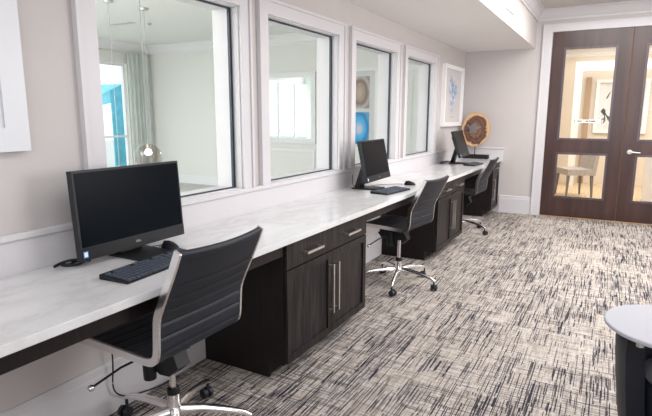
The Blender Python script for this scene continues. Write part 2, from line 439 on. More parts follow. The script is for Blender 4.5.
def pull(bm_ax, c, L, parent, x=.575):
    """bar pull: two posts and a bar; bm_ax y or z"""
    bm = bmesh.new(); cx, cy, cz = c
    d = Vector((0, 1, 0)) if bm_ax == 'y' else Vector((0, 0, 1))
    C = Vector(c)
    for s in (-1, 1):
        p = C + d * s * (L / 2 - .012)
        box(bm, p.x, p.x + .030, p.y - .006, p.y + .006, p.z - .006, p.z + .006)
    a = C - d * L / 2; b = C + d * L / 2
    box(bm, cx + .024, cx + .034, min(a.y, b.y) - (.006 if bm_ax == 'z' else 0), max(a.y, b.y) + (.006 if bm_ax == 'z' else 0),
        min(a.z, b.z) - (.006 if bm_ax == 'y' else 0), max(a.z, b.z) + (.006 if bm_ax == 'y' else 0))
    return link('handle', bm, 'nickel', parent, bevel=.002)
def slab_door(y0, y1, z0, z1, name, root):
    bm = bmesh.new(); x0 = .548; x1 = .566; f = .042
    if name == 'door':
        box(bm, x0, x1 - .010, y0 + f - .002, y1 - f + .002, z0 + f - .002, z1 - f + .002)
        box(bm, x0, x1, y0, y0 + f, z0, z1); box(bm, x0, x1, y1 - f, y1, z0, z1)
        box(bm, x0, x1, y0 + f, y1 - f, z0, z0 + f); box(bm, x0, x1, y0 + f, y1 - f, z1 - f, z1)
        return link('door', bm, 'esp', root)
    box(bm, x0, x1, y0, y1, z0, z1)
    return link('drawer', bm, 'esp', root, bevel=.0025)
def cabinet(y0, w, two, label):
    r = empty('base_cabinet', (0, y0, 0), label=label, cat='cabinet', group='dark wood cabinets under the counter')
    bm = bmesh.new()
    prism(bm, [(.022, 0), (.455, 0), (.455, .085), (.547, .085), (.547, .728), (.022, .728)], 'y', 0, .018)
    prism(bm, [(.022, 0), (.455, 0), (.455, .085), (.547, .085), (.547, .728), (.022, .728)], 'y', w - .018, w)
    box(bm, .022, .547, .018, w - .018, .085, .728)
    link('body', bm, 'espside', r)
    link('toe_kick', B(.40, .440, .018, w - .018, 0, .085), 'espside', r)
    e = .012; zs = .588
    if two:
        h = w / 2
        for a, b in ((e, h - .002), (h + .002, w - e)):
            d = slab_door(a, b, zs + .004, .722, 'drawer', r)
            pull('y', (.566, (a + b) / 2, .650), .17, d)
        for s, (a, b) in enumerate(((e, h - .002), (h + .002, w - e))):
            d = slab_door(a, b, .092, zs - .003, 'door', r)
            pull('z', (.566, b - .03 if s == 0 else a + .03, .372), .29, d)
    else:
        d = slab_door(e, w - .04, zs + .004, .722, 'drawer', r); pull('y', (.566, w / 2 - .01, .65), .15, d)
        d = slab_door(e, w - .04, .092, zs - .003, 'door', r); pull('z', (.566, .05, .372), .29, d)
    return r
cabinet(2.026, .958, True, 'dark espresso base cabinet nearest the front, between the first and second office chairs')
cabinet(4.548, .958, True, 'middle dark espresso base cabinet, behind the second office chair')
cabinet(6.998, .480, False, 'narrow single-door dark cabinet at the far end of the counter by the corner')

# ------------------------------------------------------------------ office chairs
def smooth_path(pts, n=6):
    out = []
    P = [Vector(p) for p in pts]
    for i in range(len(P) - 1):
        p0 = P[max(i - 1, 0)]; p1 = P[i]; p2 = P[i + 1]; p3 = P[min(i + 2, len(P) - 1)]
        for k in range(n):
            t = k / n
            out.append(.5 * ((2 * p1) + (-p0 + p2) * t + (2 * p0 - 5 * p1 + 4 * p2 - p3) * t * t + (-p0 + 3 * p1 - 3 * p2 + p3) * t ** 3))
    out.append(P[-1]); return out
# profile in (forward, z): top of the back, lumbar kink, tight bend, seat, waterfall front
PROF = smooth_path([(-.128, .903), (-.100, .84), (-.066, .77), (-.032, .70), (-.014, .655), (-.008, .60), (-.004, .545), (.004, .514), (.024, .496), (.06, .491), (.12, .492), (.20, .494), (.30, .496), (.385, .495), (.435, .489), (.45, .483)], 5)
def seat_shell():
    HW = .211; T = .026
    acc = [0]
    for a, b in zip(PROF, PROF[1:]): acc.append(acc[-1] + (b - a).length)
    # resample finely for the channels
    N = 150; total = acc[-1]; pts = []
    j = 0
    for k in range(N + 1):
        s = total * k / N
        while j < len(acc) - 2 and acc[j + 1] < s: j += 1
        t = (s - acc[j]) / max(acc[j + 1] - acc[j], 1e-9); pts.append((s, PROF[j].lerp(PROF[j + 1], min(t, 1))))
    bm = bmesh.new(); NL = 10; outer = []; inner = []
    for k, (s, p) in enumerate(pts):
        a = pts[max(k - 1, 0)][1]; b = pts[min(k + 1, N)][1]; d = (b - a).normalized()
        nrm = Vector((d.y, -d.x))          # points to the sitter's side?
        if nrm.dot(Vector((1, 0)) if p.y > .52 else Vector((0, 1))) < 0: nrm = -nrm
        rib = 0
        seams = [.135 + .052 * q for q in range(6)] + [.50 + .052 * q for q in range(7)]
        for sm in seams:
            rib -= .0050 * math.exp(-((s - sm) / .0050) ** 2)
        puff = .0
        tt = T / 2 + rib
        endr = min(1, min(s, total - s) / .012); tt *= math.sqrt(max(.15, 1 - (1 - endr) ** 2))
        ro, ri = [], []
        for q in range(NL + 1):
            v = -1 + 2 * q / NL
            bow = -.020 * (1 - v * v) * max(0, min(1, (p.y - .52) / .25))
            dip = -.010 * (1 - v * v) * (1 if p.y < .5 and p.x > .05 else 0)
            c = Vector((p.x + bow, p.y + dip))
            # top edge dips a little in the middle
            if s < .03: c.y -= .006 * (1 - v * v)
            if s > total - .01: pass
            o_ = c - nrm * tt; i_ = c + nrm * tt
            ro.append(bm.verts.new((o_.x, v * HW, o_.y))); ri.append(bm.verts.new((i_.x, v * HW, i_.y)))
        outer.append(ro); inner.append(ri)
    for k in range(N):
        for q in range(NL):
            bm.faces.new((outer[k][q], outer[k][q + 1], outer[k + 1][q + 1], outer[k + 1][q]))
            bm.faces.new((inner[k][q], inner[k + 1][q], inner[k + 1][q + 1], inner[k][q + 1]))
        bm.faces.new((outer[k][0], outer[k + 1][0], inner[k + 1][0], inner[k][0]))
        bm.faces.new((outer[k][NL], inner[k][NL], inner[k + 1][NL], outer[k + 1][NL]))
    for k in (0, N):
        for q in range(NL): bm.faces.new((outer[k][q], inner[k][q], inner[k][q + 1], outer[k][q + 1]))
    return bm
def side_rail(s):
    HW = .211; bm = bmesh.new(); prev = None; first = None
    for k, p in enumerate(PROF):
        a = PROF[max(k - 1, 0)]; b = PROF[min(k + 1, len(PROF) - 1)]; d = (b - a).normalized(); n = Vector((d.y, -d.x)) * .0142
        y0, y1 = s * (HW + .0005), s * (HW + .0115)
        ring = [bm.verts.new((p.x + n.x, y0, p.y + n.y)), bm.verts.new((p.x + n.x, y1, p.y + n.y)), bm.verts.new((p.x - n.x, y1, p.y - n.y)), bm.verts.new((p.x - n.x, y0, p.y - n.y))]
        if prev:
            for i in range(4): bm.faces.new((prev[i], prev[(i + 1) % 4], ring[(i + 1) % 4], ring[i]))
        else: first = ring
        prev = ring
    bm.faces.new(first[::-1]); bm.faces.new(prev)
    return bm
def office_chair():
    r = empty('office_chair')
    # chair frame: origin on the floor under the column; +x forward; bend of the seat is 0.215 behind the column
    OFF = Vector((-.215, 0, 0))
    def mv(bm): bmesh.ops.translate(bm, verts=bm.verts, vec=OFF); return bm
    link('seat_and_back', mv(seat_shell()), 'leather', r, smooth=True, auto=60)
    for s in (-1, 1): link('side_rail', mv(side_rail(s)), 'chrome', r, smooth=True, auto=40, bevel=.002)
    bm = bmesh.new()
    box(bm, -.10, .12, -.055, .055, .418, .460); box(bm, -.10, .12, -.075, .075, .455, .481)
    box(bm, -.02, .02, -.07, .07, .435, .460)
    prism(bm, [(-.10, .42), (.12, .42), (.15, .40), (.12, .365), (.03, .342), (-.02, .322), (-.07, .326), (-.12, .37)], 'y', -.034, .034)
    mech = link('tilt_mechanism', bm, 'black', r, bevel=.004)
    bm = bmesh.new(); cyl(bm, (.010, .0, .362), (.010, -.072, .360), .052, .049, 28); 
    link('tension_knob', bm, 'black', r, smooth=True)
    link('tension_knob_cap', cyl(bmesh.new(), (-.008, -.076, .385), (-.008, -.071, .385), .007, n=16), 'red', r)
    bm = bmesh.new(); cyl(bm, (.025, .045, .300), (.025, .045, .425), .025, .029, 24)
    link('tilt_spring_housing', bm, 'black', r, smooth=True)
    # swivel column and spider base, a little behind the seat's middle, with their own rotation
    sp = empty('spider_base'); sp.parent = r
    bm = bmesh.new(); lathe(bm, [(0, .21), (.0135, .21), (.0135, .375), (0, .375)], n=20); link('gas_lift', bm, 'chrome', sp, smooth=True)
    bm = bmesh.new(); lathe(bm, [(0, .20), (.0255, .20), (.0255, .223), (.018, .229), (0, .229)], n=24); link('lift_collar', bm, 'black', sp, smooth=True)
    bm = bmesh.new(); lathe(bm, [(0, .085), (.034, .085), (.038, .105), (.034, .135), (.028, .15), (.027, .20), (0, .20)], n=28); link('base_hub', bm, 'chrome', sp, smooth=True)
    for k in range(5):
        a = 2 * math.pi * k / 5; ca, sa = math.cos(a), math.sin(a)
        pts = [(.022, .126), (.09, .130), (.17, .125), (.24, .113), (.295, .098), (.322, .082)]
        hw = [.019, .0165, .015, .0135, .0125, .0115]; ht = [.019, .015, .012, .010, .009, .008]
        bm = bmesh.new(); prev = None; first = None
        for (rad, z), w, h in zip(pts, hw, ht):
            ring = []
            for yy, zz in ((-w, -h), (w, -h), (w, h * .3), (w * .55, h), (-w * .55, h), (-w, h * .3)):
                ring.append(bm.verts.new((rad * ca - yy * sa, rad * sa + yy * ca, z + zz)))
            if prev:
                for i in range(6): bm.faces.new((prev[i], prev[(i + 1) % 6], ring[(i + 1) % 6], ring[i]))
            else: first = ring
            prev = ring
        bm.faces.new(first[::-1]); bm.faces.new(prev)
        link('base_leg', bm, 'chrome', sp, smooth=True, auto=50)
        bm = bmesh.new(); P = Vector((.310 * ca, .310 * sa, 0)); b = a + 1.1 + k * .7; t = Vector((math.cos(b), math.sin(b), 0)); s_ = Vector((-t.y, t.x, 0))
        C = P + t * .012 + Vector((0, 0, .0262))
        for sd in (-1, 1):
            cyl(bm, C + s_ * sd * .006, C + s_ * sd * .024, .026, .0235, 22)
        cyl(bm, P + Vector((0, 0, .03)), P + Vector((0, 0, .082)), .007, n=12)
        cyl(bm, C - s_ * .02, C + s_ * .02, .012, n=12)
        link('caster', bm, 'rubber', sp, smooth=True)
    return r
chair = office_chair()
CH = [((.398, 1.372), -.5, (.400, 1.419, 106), 1.015, 'black ribbed office chair nearest the camera, beside the large monitor and keyboard'),
      ((.420, 3.880), -7.1, (.488, 3.785, -79), .97, 'black ribbed office chair in the middle, past the first cabinet'),
      ((.425, 5.960), -2.3, (.425, 5.99, -17), .97, 'farthest black ribbed office chair, by the wood sculpture end of the counter')]
for i, ((x, y), th, (bcx, bcy, ba), sc, lab) in enumerate(CH):
    c = chair if i == 0 else copy_tree(chair)
    c.location = (x, y, 0); c.rotation_euler = (0, 0, math.pi + R(th)); c.scale = (1, 1 if i == 0 else .97, sc)
    tag(c, lab, 'chair', 'office chairs along the desk counter')
    for ch in c.children:
        if ch.name.startswith('spider_base'): ch.rotation_euler = (0, 0, R(ba) - math.pi - R(th)); ch.location = tuple(Matrix.Rotation(-math.pi - R(th), 3, 'Z') @ Vector((bcx - x, bcy - y, 0)))
    if i == 0:
        lev = link('lift_lever', tube(bmesh.new(), [(.03, .03, .40), (.075, .14, .375), (.118, .243, .328)], .0048, 10), 'black', c, smooth=True)
        link('lever_ball', lathe(bmesh.new(), [(.013 * math.sin(math.pi * k / 12), .013 * -math.cos(math.pi * k / 12)) for k in range(13)], (.118, .243, .328), 20), 'chrome', lev, smooth=True)

# ------------------------------------------------------------------ computers
def monitor():
    """front face is +x local; origin on the counter under the middle of the panel's lower edge"""
    r = empty('computer_monitor')
    return r
def make_monitor(i, P, yaw, tilt, scale, label, basex, oy=0):
    r = empty('desktop_computer', (P[0], P[1], .7605), rz=R(yaw), label=label, cat='computer', group='all-in-one computers on the counter')
    w, h = .545 * scale, .347 * scale; zb = P[2] - .7605
    ti = R(tilt)
    X = Matrix.Translation((0, 0, zb)) @ Matrix.Rotation(-ti, 4, 'Y')
    def T(bm): bm.transform(X); return bm
    bm = B(-.030, 0, -w / 2, w / 2, 0, h); 
    body = link('panel_housing', T(bm), 'dkplastic', r, bevel=.003)
    link('rear_bulge', T(B(-.055, -.030, -w * .36, w * .36, .05, h * .82)), 'dkplastic', r, bevel=.008)
    ch = .052 * scale
    link('screen', T(B(.0, .0012, -w / 2 + .008, w / 2 - .008, ch, h - .009)), 'screen', r)
    link('chin_bar', T(B(.0, .002, -w / 2 + .001, w / 2 - .001, .001, ch - .002)), 'black', r)
    # small maker's letters in the middle of the chin and a blue sticker at its left end
    cu = bpy.data.curves.new('logo', 'FONT'); cu.body = 'DELL'; cu.size = .0125 * scale; cu.extrude = .0004; cu.align_x = 'CENTER'; cu.align_y = 'CENTER'
    tmp = bpy.data.objects.new('logo_tmp', cu); col.objects.link(tmp)
    dg = bpy.context.evaluated_depsgraph_get(); me = bpy.data.meshes.new_from_object(tmp.evaluated_get(dg)); bpy.data.objects.remove(tmp)
    me.transform(X @ Matrix.Translation((.0032, 0, ch / 2)) @ Matrix.Rotation(math.pi / 2, 4, 'Z') @ Matrix.Rotation(math.pi / 2, 4, 'X'))
    me.materials.clear(); me.materials.append(M['logo']); lo = bpy.data.objects.new('logo', me); col.objects.link(lo); lo.parent = r
    st = link('sticker', T(B(.002, .0026, -w / 2 + .008, -w / 2 + .028, .012, .036)), 'sticker', r)
    link('sticker_badge', T(B(.0026, .0030, -w / 2 + .011, -w / 2 + .025, .015, .033)), 'white', st)
    # stand: flat plate on the counter, leaning arm behind the panel, hinge block
    bx = basex
    bm = B(bx - .08, bx + .14, oy - .087, oy + .087, 0, .010); link('stand_base', bm, 'black', r, bevel=.004)
    hinge = X @ Vector((-.05, 0, h * .45))
    bm = bmesh.new()
    A = Vector((bx - .05, 0, .008)); Hh = Vector((hinge.x - .01, 0, hinge.z))
    d = (Hh - A).normalized(); n = Vector((-d.z, 0, d.x)) * .020
    vs = []
    for p, ww in ((A, .055), (Hh, .042)):
        for sx in (-1, 1):
            for sy in (-1, 1): vs.append(bm.verts.new(p + n * sx + Vector((0, sy * ww + oy * (1 if p is A else (.75 if oy < 0 else .25)), 0))))
    for f in ((0, 1, 3, 2), (4, 6, 7, 5), (0, 4, 5, 1), (2, 3, 7, 6), (0, 2, 6, 4), (1, 5, 7, 3)): bm.faces.new([vs[q] for q in f])
    link('stand_arm', bm, 'black', r, bevel=.004)
    bm = bmesh.new(); cyl(bm, (hinge.x - .012, -.05, hinge.z), (hinge.x - .012, .05, hinge.z), .022, n=20)
    box(bm, hinge.x - .012, hinge.x + .012, -.045, .045, hinge.z - .045, hinge.z + .045)
    link('hinge', bm, 'black', r, smooth=True, auto=40)
    return r
make_monitor(0, (.177, 1.479, .791), .5, 3.7, 1.0, 'large black desktop computer nearest the camera, at the left end of the counter', -.015)
make_monitor(1, (.26, 3.90, .825), 2.2, 11.9, .96, 'middle desktop computer, tilted back, in front of the third window', -.09, -.10)
make_monitor(2, (.363, 6.31, .862), 2.6, 19.3, .94, 'far desktop computer on a leaning stand, beside the wood ring sculpture', -.13, .12)

def keyboard():
    r = empty('keyboard')
    L, Wd = .42, .138
    bm = bmesh.new()
    prism(bm, [(-Wd / 2, 0), (Wd / 2, 0), (Wd / 2, .008), (-Wd / 2 + .01, .018), (-Wd / 2, .018)], 'y', -L / 2, L / 2)
    link('keyboard_case', bm, 'black', r, bevel=.002)
    def ztop(x): return .018 - (x + Wd / 2 - .01) / (Wd - .01) * .010
    bm = bmesh.new()
    for row in range(6):
        x = -Wd / 2 + .016 + row * .0205
        y = -L / 2 + .010
        while y < L / 2 - .018:
            k = .0155
            if row == 5 and -.09 < y < -.07: k = .115
            gap = (L / 2 - .118 < y + .009 < L / 2 - .108)
            if not (row == 0 and (int((y + L / 2) / .019) % 5 == 1)):
                z = ztop(x + .008)
                box(bm, x, x + .0160, y, y + k, z - .001, z + .0055)
            y += k + .0038 + (.008 if abs(y - .055) < .009 or abs(y - .115) < .009 else 0)
    link('keys', bm, 'key', r)
    return r
kb = keyboard()
KB = [((.388, 1.375, .7605), 4, 'black keyboard in front of the nearest monitor'),
      ((.430, 3.725, .7605), -8, 'black keyboard in front of the middle monitor, beside a mouse'),
      ]
for i, (p, a, lab) in enumerate(KB):
    k = kb if i == 0 else copy_tree(kb)
    k.location = p; k.rotation_euler = (0, 0, R(a)); k.scale = (1, 1, 1) if i == 0 else (1.08, .87, 1); tag(k, lab, 'keyboard', 'keyboards on the counter')
def mouse():
    r = empty('computer_mouse'); bm = bmesh.new(); NU, NV = 20, 8; rings = []
    for j in range(NV + 1):
        ph = math.pi / 2 * j / NV; rr = math.cos(ph)
        rings.append([bm.verts.new((.050 * rr * math.cos(2 * math.pi * q / NU) * (1), .028 * rr * math.sin(2 * math.pi * q / NU), .003 + .032 * math.sin(ph) * (1 - .12 * math.cos(2 * math.pi * q / NU)))) for q in range(NU)] if j < NV else [bm.verts.new((0, 0, .035))])
    for a, b in zip(rings, rings[1:]):
        for q in range(NU):
            w = (q + 1) % NU
            if len(b) == 1: bm.faces.new((a[q], a[w], b[0]))
            else: bm.faces.new((a[q], a[w], b[w], b[q]))
    bot = [bm.verts.new((v.co.x, v.co.y, 0)) for v in rings[0]]
    for q in range(NU):
        w = (q + 1) % NU; bm.faces.new((bot[q], bot[w], rings[0][w], rings[0][q]))
    bm.faces.new(bot[::-1])
    link('mouse_shell', bm, 'black', r, smooth=True, auto=60)
    link('scroll_wheel', cyl(bmesh.new(), (-.030, -.0035, .0275), (-.030, .0035, .0275), .008, n=16), 'dkplastic', r, smooth=True)
    return r
mo = mouse()
MO = [((.238, 1.598, .7605), 0, 'black mouse beside the nearest keyboard, right of the first monitor'),
      ((.425, 4.17, .7605), 10, 'black mouse lying right of the middle keyboard')]
for i, (p, a, lab) in enumerate(MO):
    k = mo if i == 0 else copy_tree(mo)
    k.location = p; k.rotation_euler = (0, 0, R(a)); tag(k, lab, 'mouse', 'computer mice on the counter')
# third station: flat black keyboard pushed under the screen
k = copy_tree(kb); k.location = (.462, 6.33, .7605); k.rotation_euler = (0, 0, R(-3)); k.scale = (1, .9, 1); tag(k, 'black keyboard on the counter in front of the far monitor', 'keyboard', 'keyboards on the counter')

def cable(pts, r, lab, name='cable'):
    o = link(name, tube(bmesh.new(), smooth_path([Vector(p) for p in pts], 6), r, 8), 'black', smooth=True)
    tag(o, lab, 'cable'); return o
cable([(.10, 1.30, .766), (.075, 1.25, .768), (.085, 1.215, .766), (.065, 1.195, .768), (.09, 1.20, .766), (.115, 1.235, .767), (.105, 1.27, .774), (.075, 1.235, .777), (.06, 1.20, .772), (.065, 1.165, .766)], .0055, 'black power cable bunched beside the nearest monitor on the counter')
cable([(.14, 1.55, .765), (.16, 1.62, .765), (.17, 1.60, .766), (.185, 1.59, .767)], .002, 'thin mouse cable behind the nearest mouse')
cable([(.16, 3.96, .764), (.24, 4.08, .764), (.32, 4.16, .764), (.37, 4.16, .765)], .002, 'thin mouse cable running behind the middle keyboard')
cable([(.06, 3.83, .766), (.055, 3.81, .79), (.05, 3.82, .83), (.048, 3.83, .86), (.045, 3.83, .84)], .003, 'thin upright cable behind the middle monitor near the wall')
cable([(.10, 6.60, .766), (.06, 6.52, .768), (.045, 6.40, .77), (.09, 6.33, .767), (.115, 6.42, .771), (.08, 6.50, .778), (.05, 6.34, .772), (.07, 6.24, .766), (.105, 6.28, .767)], .0045, 'looped black cables piled beside the far monitor stand')
cable([(.04, 1.44, .727), (.04, 1.415, .45), (.04, 1.411, .25), (.04, 1.403, .15), (.036, 1.42, .10), (.034, 1.46, .065), (.034, 1.52, .04), (.034, 1.66, .010), (.04, 1.80, .006)], .0035, 'black cable hanging under the counter behind the nearest chair seat', 'hanging_cable')

# ------------------------------------------------------------------ wood ring sculpture
sc = empty('wood_sculpture', (.252, 7.31, .7605), label='log slice ring sculpture on a black block base in the counter corner', cat='sculpture')
link('sculpture_base', B(-.165, .180, -.05, .05, 0, .056), 'black', sc, bevel=.002)
link('sculpture_rod', cyl(bmesh.new(), (-.01, 0, .042), (-.01, 0, .20), .006, n=14), 'black', sc, smooth=True)
bm = bmesh.new(); N = 96; rng = random.Random(3)
ph = [rng.uniform(0, 6.28) for _ in range(12)]
def ro(a):
    rx, rz = .190, .228
    base = 1 / math.sqrt((math.cos(a) / rx) ** 2 + (math.sin(a) / rz) ** 2)
    f = 1 + .035 * math.sin(2 * a + .8) + .025 * math.sin(3 * a + 2.0) + .01 * math.sin(7 * a + 1)
    notch = math.exp(-((a - 3.32 + 0) / .16) ** 2) * .13       # dent on the left side
    return base * f * (1 - notch)
def ri(a):
    r_ = .064 * (1 + .10 * math.cos(4 * a + .4) + .07 * math.sin(5 * a + 1) + .05 * math.sin(9 * a + ph[2]))
    r_ += .045 * math.exp(-((a - 2.75) / .28) ** 2) + .030 * math.exp(-((a - 4.0) / .22) ** 2) + .035 * math.exp(-((a - .15) / .14) ** 2) + .02 * math.exp(-((a - 5.2) / .2) ** 2)
    return r_
for yy in (0,):
    rings = []
    for y, e in ((-.030, .985), (-.022, 1.0), (.022, 1.0), (.030, .985)):
        rings.append(([bm.verts.new((ro(2 * math.pi * i / N) * e * math.cos(2 * math.pi * i / N), y, ro(2 * math.pi * i / N) * e * math.sin(2 * math.pi * i / N))) for i in range(N)]))
    inn = []
    for y, e in ((.030, 1.04), (0.0, .96), (-.030, 1.04)):
        inn.append([bm.verts.new((ri(2 * math.pi * i / N) * e * math.cos(2 * math.pi * i / N) - .022, y, ri(2 * math.pi * i / N) * e * math.sin(2 * math.pi * i / N) + .022)) for i in range(N)])
    loop = rings + inn
    for a, b in zip(loop, loop[1:] + loop[:1]):
        for i in range(N):
            j = (i + 1) % N; bm.faces.new((a[i], a[j], b[j], b[i]))
ring = link('wood_ring', bm, 'log', sc, smooth=True, auto=35); ring.location = (-.016, 0, .398); ring.scale = (.98, 1, 1.05); ring.rotation_euler = (0, 0, R(12))
# dark cracks and voids eaten into the slice
for a, r0, r1, w in ((.15, .11, .165, .010), (2.45, .09, .165, .012), (3.25, .08, .17, .012), (4.9, .09, .16, .007), (4.2, .10, .14, .012), (5.4, .10, .15, .006), (1.6, .10, .14, .006)):
    ca, sa = math.cos(a), math.sin(a)
    pts = [(r0, -w), (r0 * .5 + r1 * .5, -w * .9), (r1, -w * .2), (r1, w * .2), (r0 * .55 + r1 * .45, w * .6), (r0, w)]
    vv = [(p * ca - q * sa, p * sa + q * ca) for p, q in pts]
    link('wood_crack', prism(bmesh.new(), vv, 'y', -.0315, -.0295), 'ink', ring)

# ------------------------------------------------------------------ wall art
def frame(name, axis, wall, sgn, a0, a1, z0, z1, fw, depth, label, matm, cat='picture', inner_w=.0, prints=None, fm='white'):
    """framed picture hanging on a wall; a runs along the wall"""
    r = empty(name, ((wall, (a0 + a1) / 2, z0) if axis == 'x' else ((a0 + a1) / 2, wall, z0)), label=label, cat=cat)
    W = a1 - a0; H = z1 - z0
    def bx(bm, u0, u1, v0, v1, d0, d1):
        d0, d1 = sorted((sgn * d0, sgn * d1))
        if axis == 'x': box(bm, d0, d1, u0, u1, v0, v1)
        else: box(bm, u0, u1, d0, d1, v0, v1)
    bm = bmesh.new()
    bx(bm, -W / 2, -W / 2 + fw, 0, H, 0, depth); bx(bm, W / 2 - fw, W / 2, 0, H, 0, depth)
    bx(bm, -W / 2 + fw, W / 2 - fw, 0, fw, 0, depth); bx(bm, -W / 2 + fw, W / 2 - fw, H - fw, H, 0, depth)
    link('frame', bm, fm, r, bevel=.002)
    if inner_w:
        bm = bmesh.new(); q = fw; s = inner_w; d = depth * .75
        bx(bm, -W / 2 + q, -W / 2 + q + s, q, H - q, 0, d); bx(bm, W / 2 - q - s, W / 2 - q, q, H - q, 0, d)
        bx(bm, -W / 2 + q + s, W / 2 - q - s, q, q + s, 0, d); bx(bm, -W / 2 + q + s, W / 2 - q - s, H - q - s, H - q, 0, d)
        link('inner_frame', bm, fm, r)
    bm = bmesh.new(); bx(bm, -W / 2 + fw, W / 2 - fw, fw, H - fw, 0, depth * .35); link('mat_board', bm, matm or 'paper', r)
    for (u0, u1, v0, v1, mm) in (prints or []):
        bm = bmesh.new(); bx(bm, u0, u1, v0, v1, depth * .35, depth * .42); link('print', bm, mm, r)
    return r, bx
frame('framed_print', 'x', 0.0005, 1, .36, 1.141, 1.215, 2.10, .085, .032, 'white framed picture on the left wall, cut off at the upper left', None, inner_w=.022, fm='frame_white')
r, bx = frame('framed_print', 'x', 0.0005, 1, 6.41, 7.32, 1.213, 1.985, .05, .045, 'white framed blue watercolour between the last window and the corner', 'artmat')
bm = bmesh.new()
rng = random.Random(11)
pts = []
for k in range(40):
    a = 2 * math.pi * k / 40
    rad = 1 + .22 * math.sin(3 * a + 1) + .15 * math.sin(7 * a) + rng.uniform(-.07, .07)
    pts.append((.17 * rad * math.cos(a) + .03 * math.sin(2 * a), .42 + .20 * rad * math.sin(a)))
prism(bm, pts, 'x', .0160, .0170); link('print', bm, 'artwash', r)
link('print_caption', B(.0160, .0166, -.12, .12, .115, .122), 'beigefab', r)

# supply grille on the soffit face
vt = empty('air_vent', (SW, 5.55, 2.36), label='white louvred air vent on the side of the ceiling soffit', cat='vent')
bm = bmesh.new(); w, h = .42, .26; fwv = .028
for a in ((-w / 2, -w / 2 + fwv, 0, h), (w / 2 - fwv, w / 2, 0, h), (-w / 2 + fwv, w / 2 - fwv, 0, fwv), (-w / 2 + fwv, w / 2 - fwv, h - fwv, h)): box(bm, .0005, .012, *a)
link('vent_frame', bm, 'white', vt, bevel=.002)
link('vent_backing', B(.0005, .003, -w / 2 + fwv, w / 2 - fwv, fwv, h - fwv), 'dkplastic', vt)
bm = bmesh.new()
for k in range(15):
    y = -w / 2 + fwv + .012 + k * .0245
    box(bm, .003, .011, y, y + .006, fwv, h - fwv)
link('louvres', bm, 'white', vt)

# ------------------------------------------------------------------ round side table and black armchair at right
ac = empty('tablet_armchair', (2.345, 2.20, 0), label='black leather tub armchair with a round white tablet top, at the lower right edge', cat='armchair')
q = Vector((2.172 - 2.345, 2.132 - 2.20, 0))
bm = bmesh.new(); lathe(bm, [(0, .584), (.222, .584), (.228, .588), (.228, .597), (.224, .600), (0, .600)], q, n=72); link('tablet_top', bm, 'tablet', ac, smooth=True, auto=30)
bm = bmesh.new(); b_ = Vector((2.060 - 2.345, 1.985 - 2.20, 0)); cyl(bm, b_ + Vector((0, 0, .560)), b_ + Vector((0, 0, .584)), .013, n=18); box(bm, b_.x - .01, b_.x + .14, b_.y + .0, b_.y + .10, .574, .584)
link('tablet_bracket', bm, 'nickel', ac)
bm = bmesh.new()   # wrap-around arm and back, open towards the camera
outer = []; n = 44; A0, A1 = R(-25), R(205)
for k in range(n + 1):
    a = A0 + (A1 - A0) * k / n; ca, sa = math.cos(a), math.sin(a)
    ex = .03 if False else 0
    prof = [(.262, .03), (.285, .045), (.300, .09), (.322, .20), (.343, .36), (.355, .50), (.353, .545), (.340, .568), (.318, .573), (.298, .558), (.286, .50), (.268, .30), (.235, .05), (.235, .03)]
    outer.append([bm.verts.new((r_ * ca, r_ * sa, z_)) for r_, z_ in prof])
for a, b in zip(outer, outer[1:]):
    for i in range(len(a)):
        j = (i + 1) % len(a); bm.faces.new((a[i], a[j], b[j], b[i]))
bm.faces.new(outer[0]); bm.faces.new(outer[-1][::-1])
link('arm_shell', bm, 'leather', ac, smooth=True, auto=50)
bm = bmesh.new(); lathe(bm, [(0, .03), (.230, .03), (.250, .22), (0, .22)], n=48); link('seat_base', bm, 'leather', ac, smooth=True)
bm = bmesh.new(); lathe(bm, [(0, .221), (.235, .221), (.252, .24), (.264, .36), (.255, .385), (.19, .398), (0, .405)], n=48); link('seat_cushion', bm, 'leather', ac, smooth=True)
for k in range(4):
    a = R(45 + 90 * k); link('foot', cyl(bmesh.new(), (.20 * math.cos(a), .20 * math.sin(a), 0), (.20 * math.cos(a), .20 * math.sin(a), .031), .018, .022, 14), 'black', ac, smooth=True)

# ------------------------------------------------------------------ lounge beyond the interior windows
YL0 = -3.4
ST('floor_lounge', B(LX - .15, -.19, YL0 - .15, LY + .15, -.06, 0), 'ledge')
ST('ceiling_lounge', B(LX - .15, -.19, YL0 - .15, LY + .15, CZ, CZ + .08), 'lceil')
ST('wall_lounge_far', B(LX - .15, -.19, LY, LY + .15, 0, CZ), 'lwall')
ST('wall_lounge_back', B(LX - .15, -.19, YL0 - .15, YL0, 0, CZ), 'lwall')
LW = [(-2.6, .6), (1.2, 4.6), (5.15, 7.05)]; lz0, lz1 = .12, 2.32
bm = bmesh.new(); box(bm, LX - .15, LX, YL0, LY, 0, lz0); box(bm, LX - .15, LX, YL0, LY, lz1, CZ)
ys = [YL0] + [v for w in LW for v in w] + [LY]
for i in range(0, len(ys), 2): box(bm, LX - .15, LX, ys[i], ys[i + 1], lz0, lz1)
ST('wall_lounge_left', bm, 'lwall')
bm = bmesh.new(); crown(bm, 'x', LY, -1, LX, -.19, CZ, .17, .11); ST('trim_6', bm, 'white')
bm = bmesh.new(); crown(bm, 'y', LX, 1, YL0, LY, CZ, .17, .11); ST('trim_7', bm, 'white')
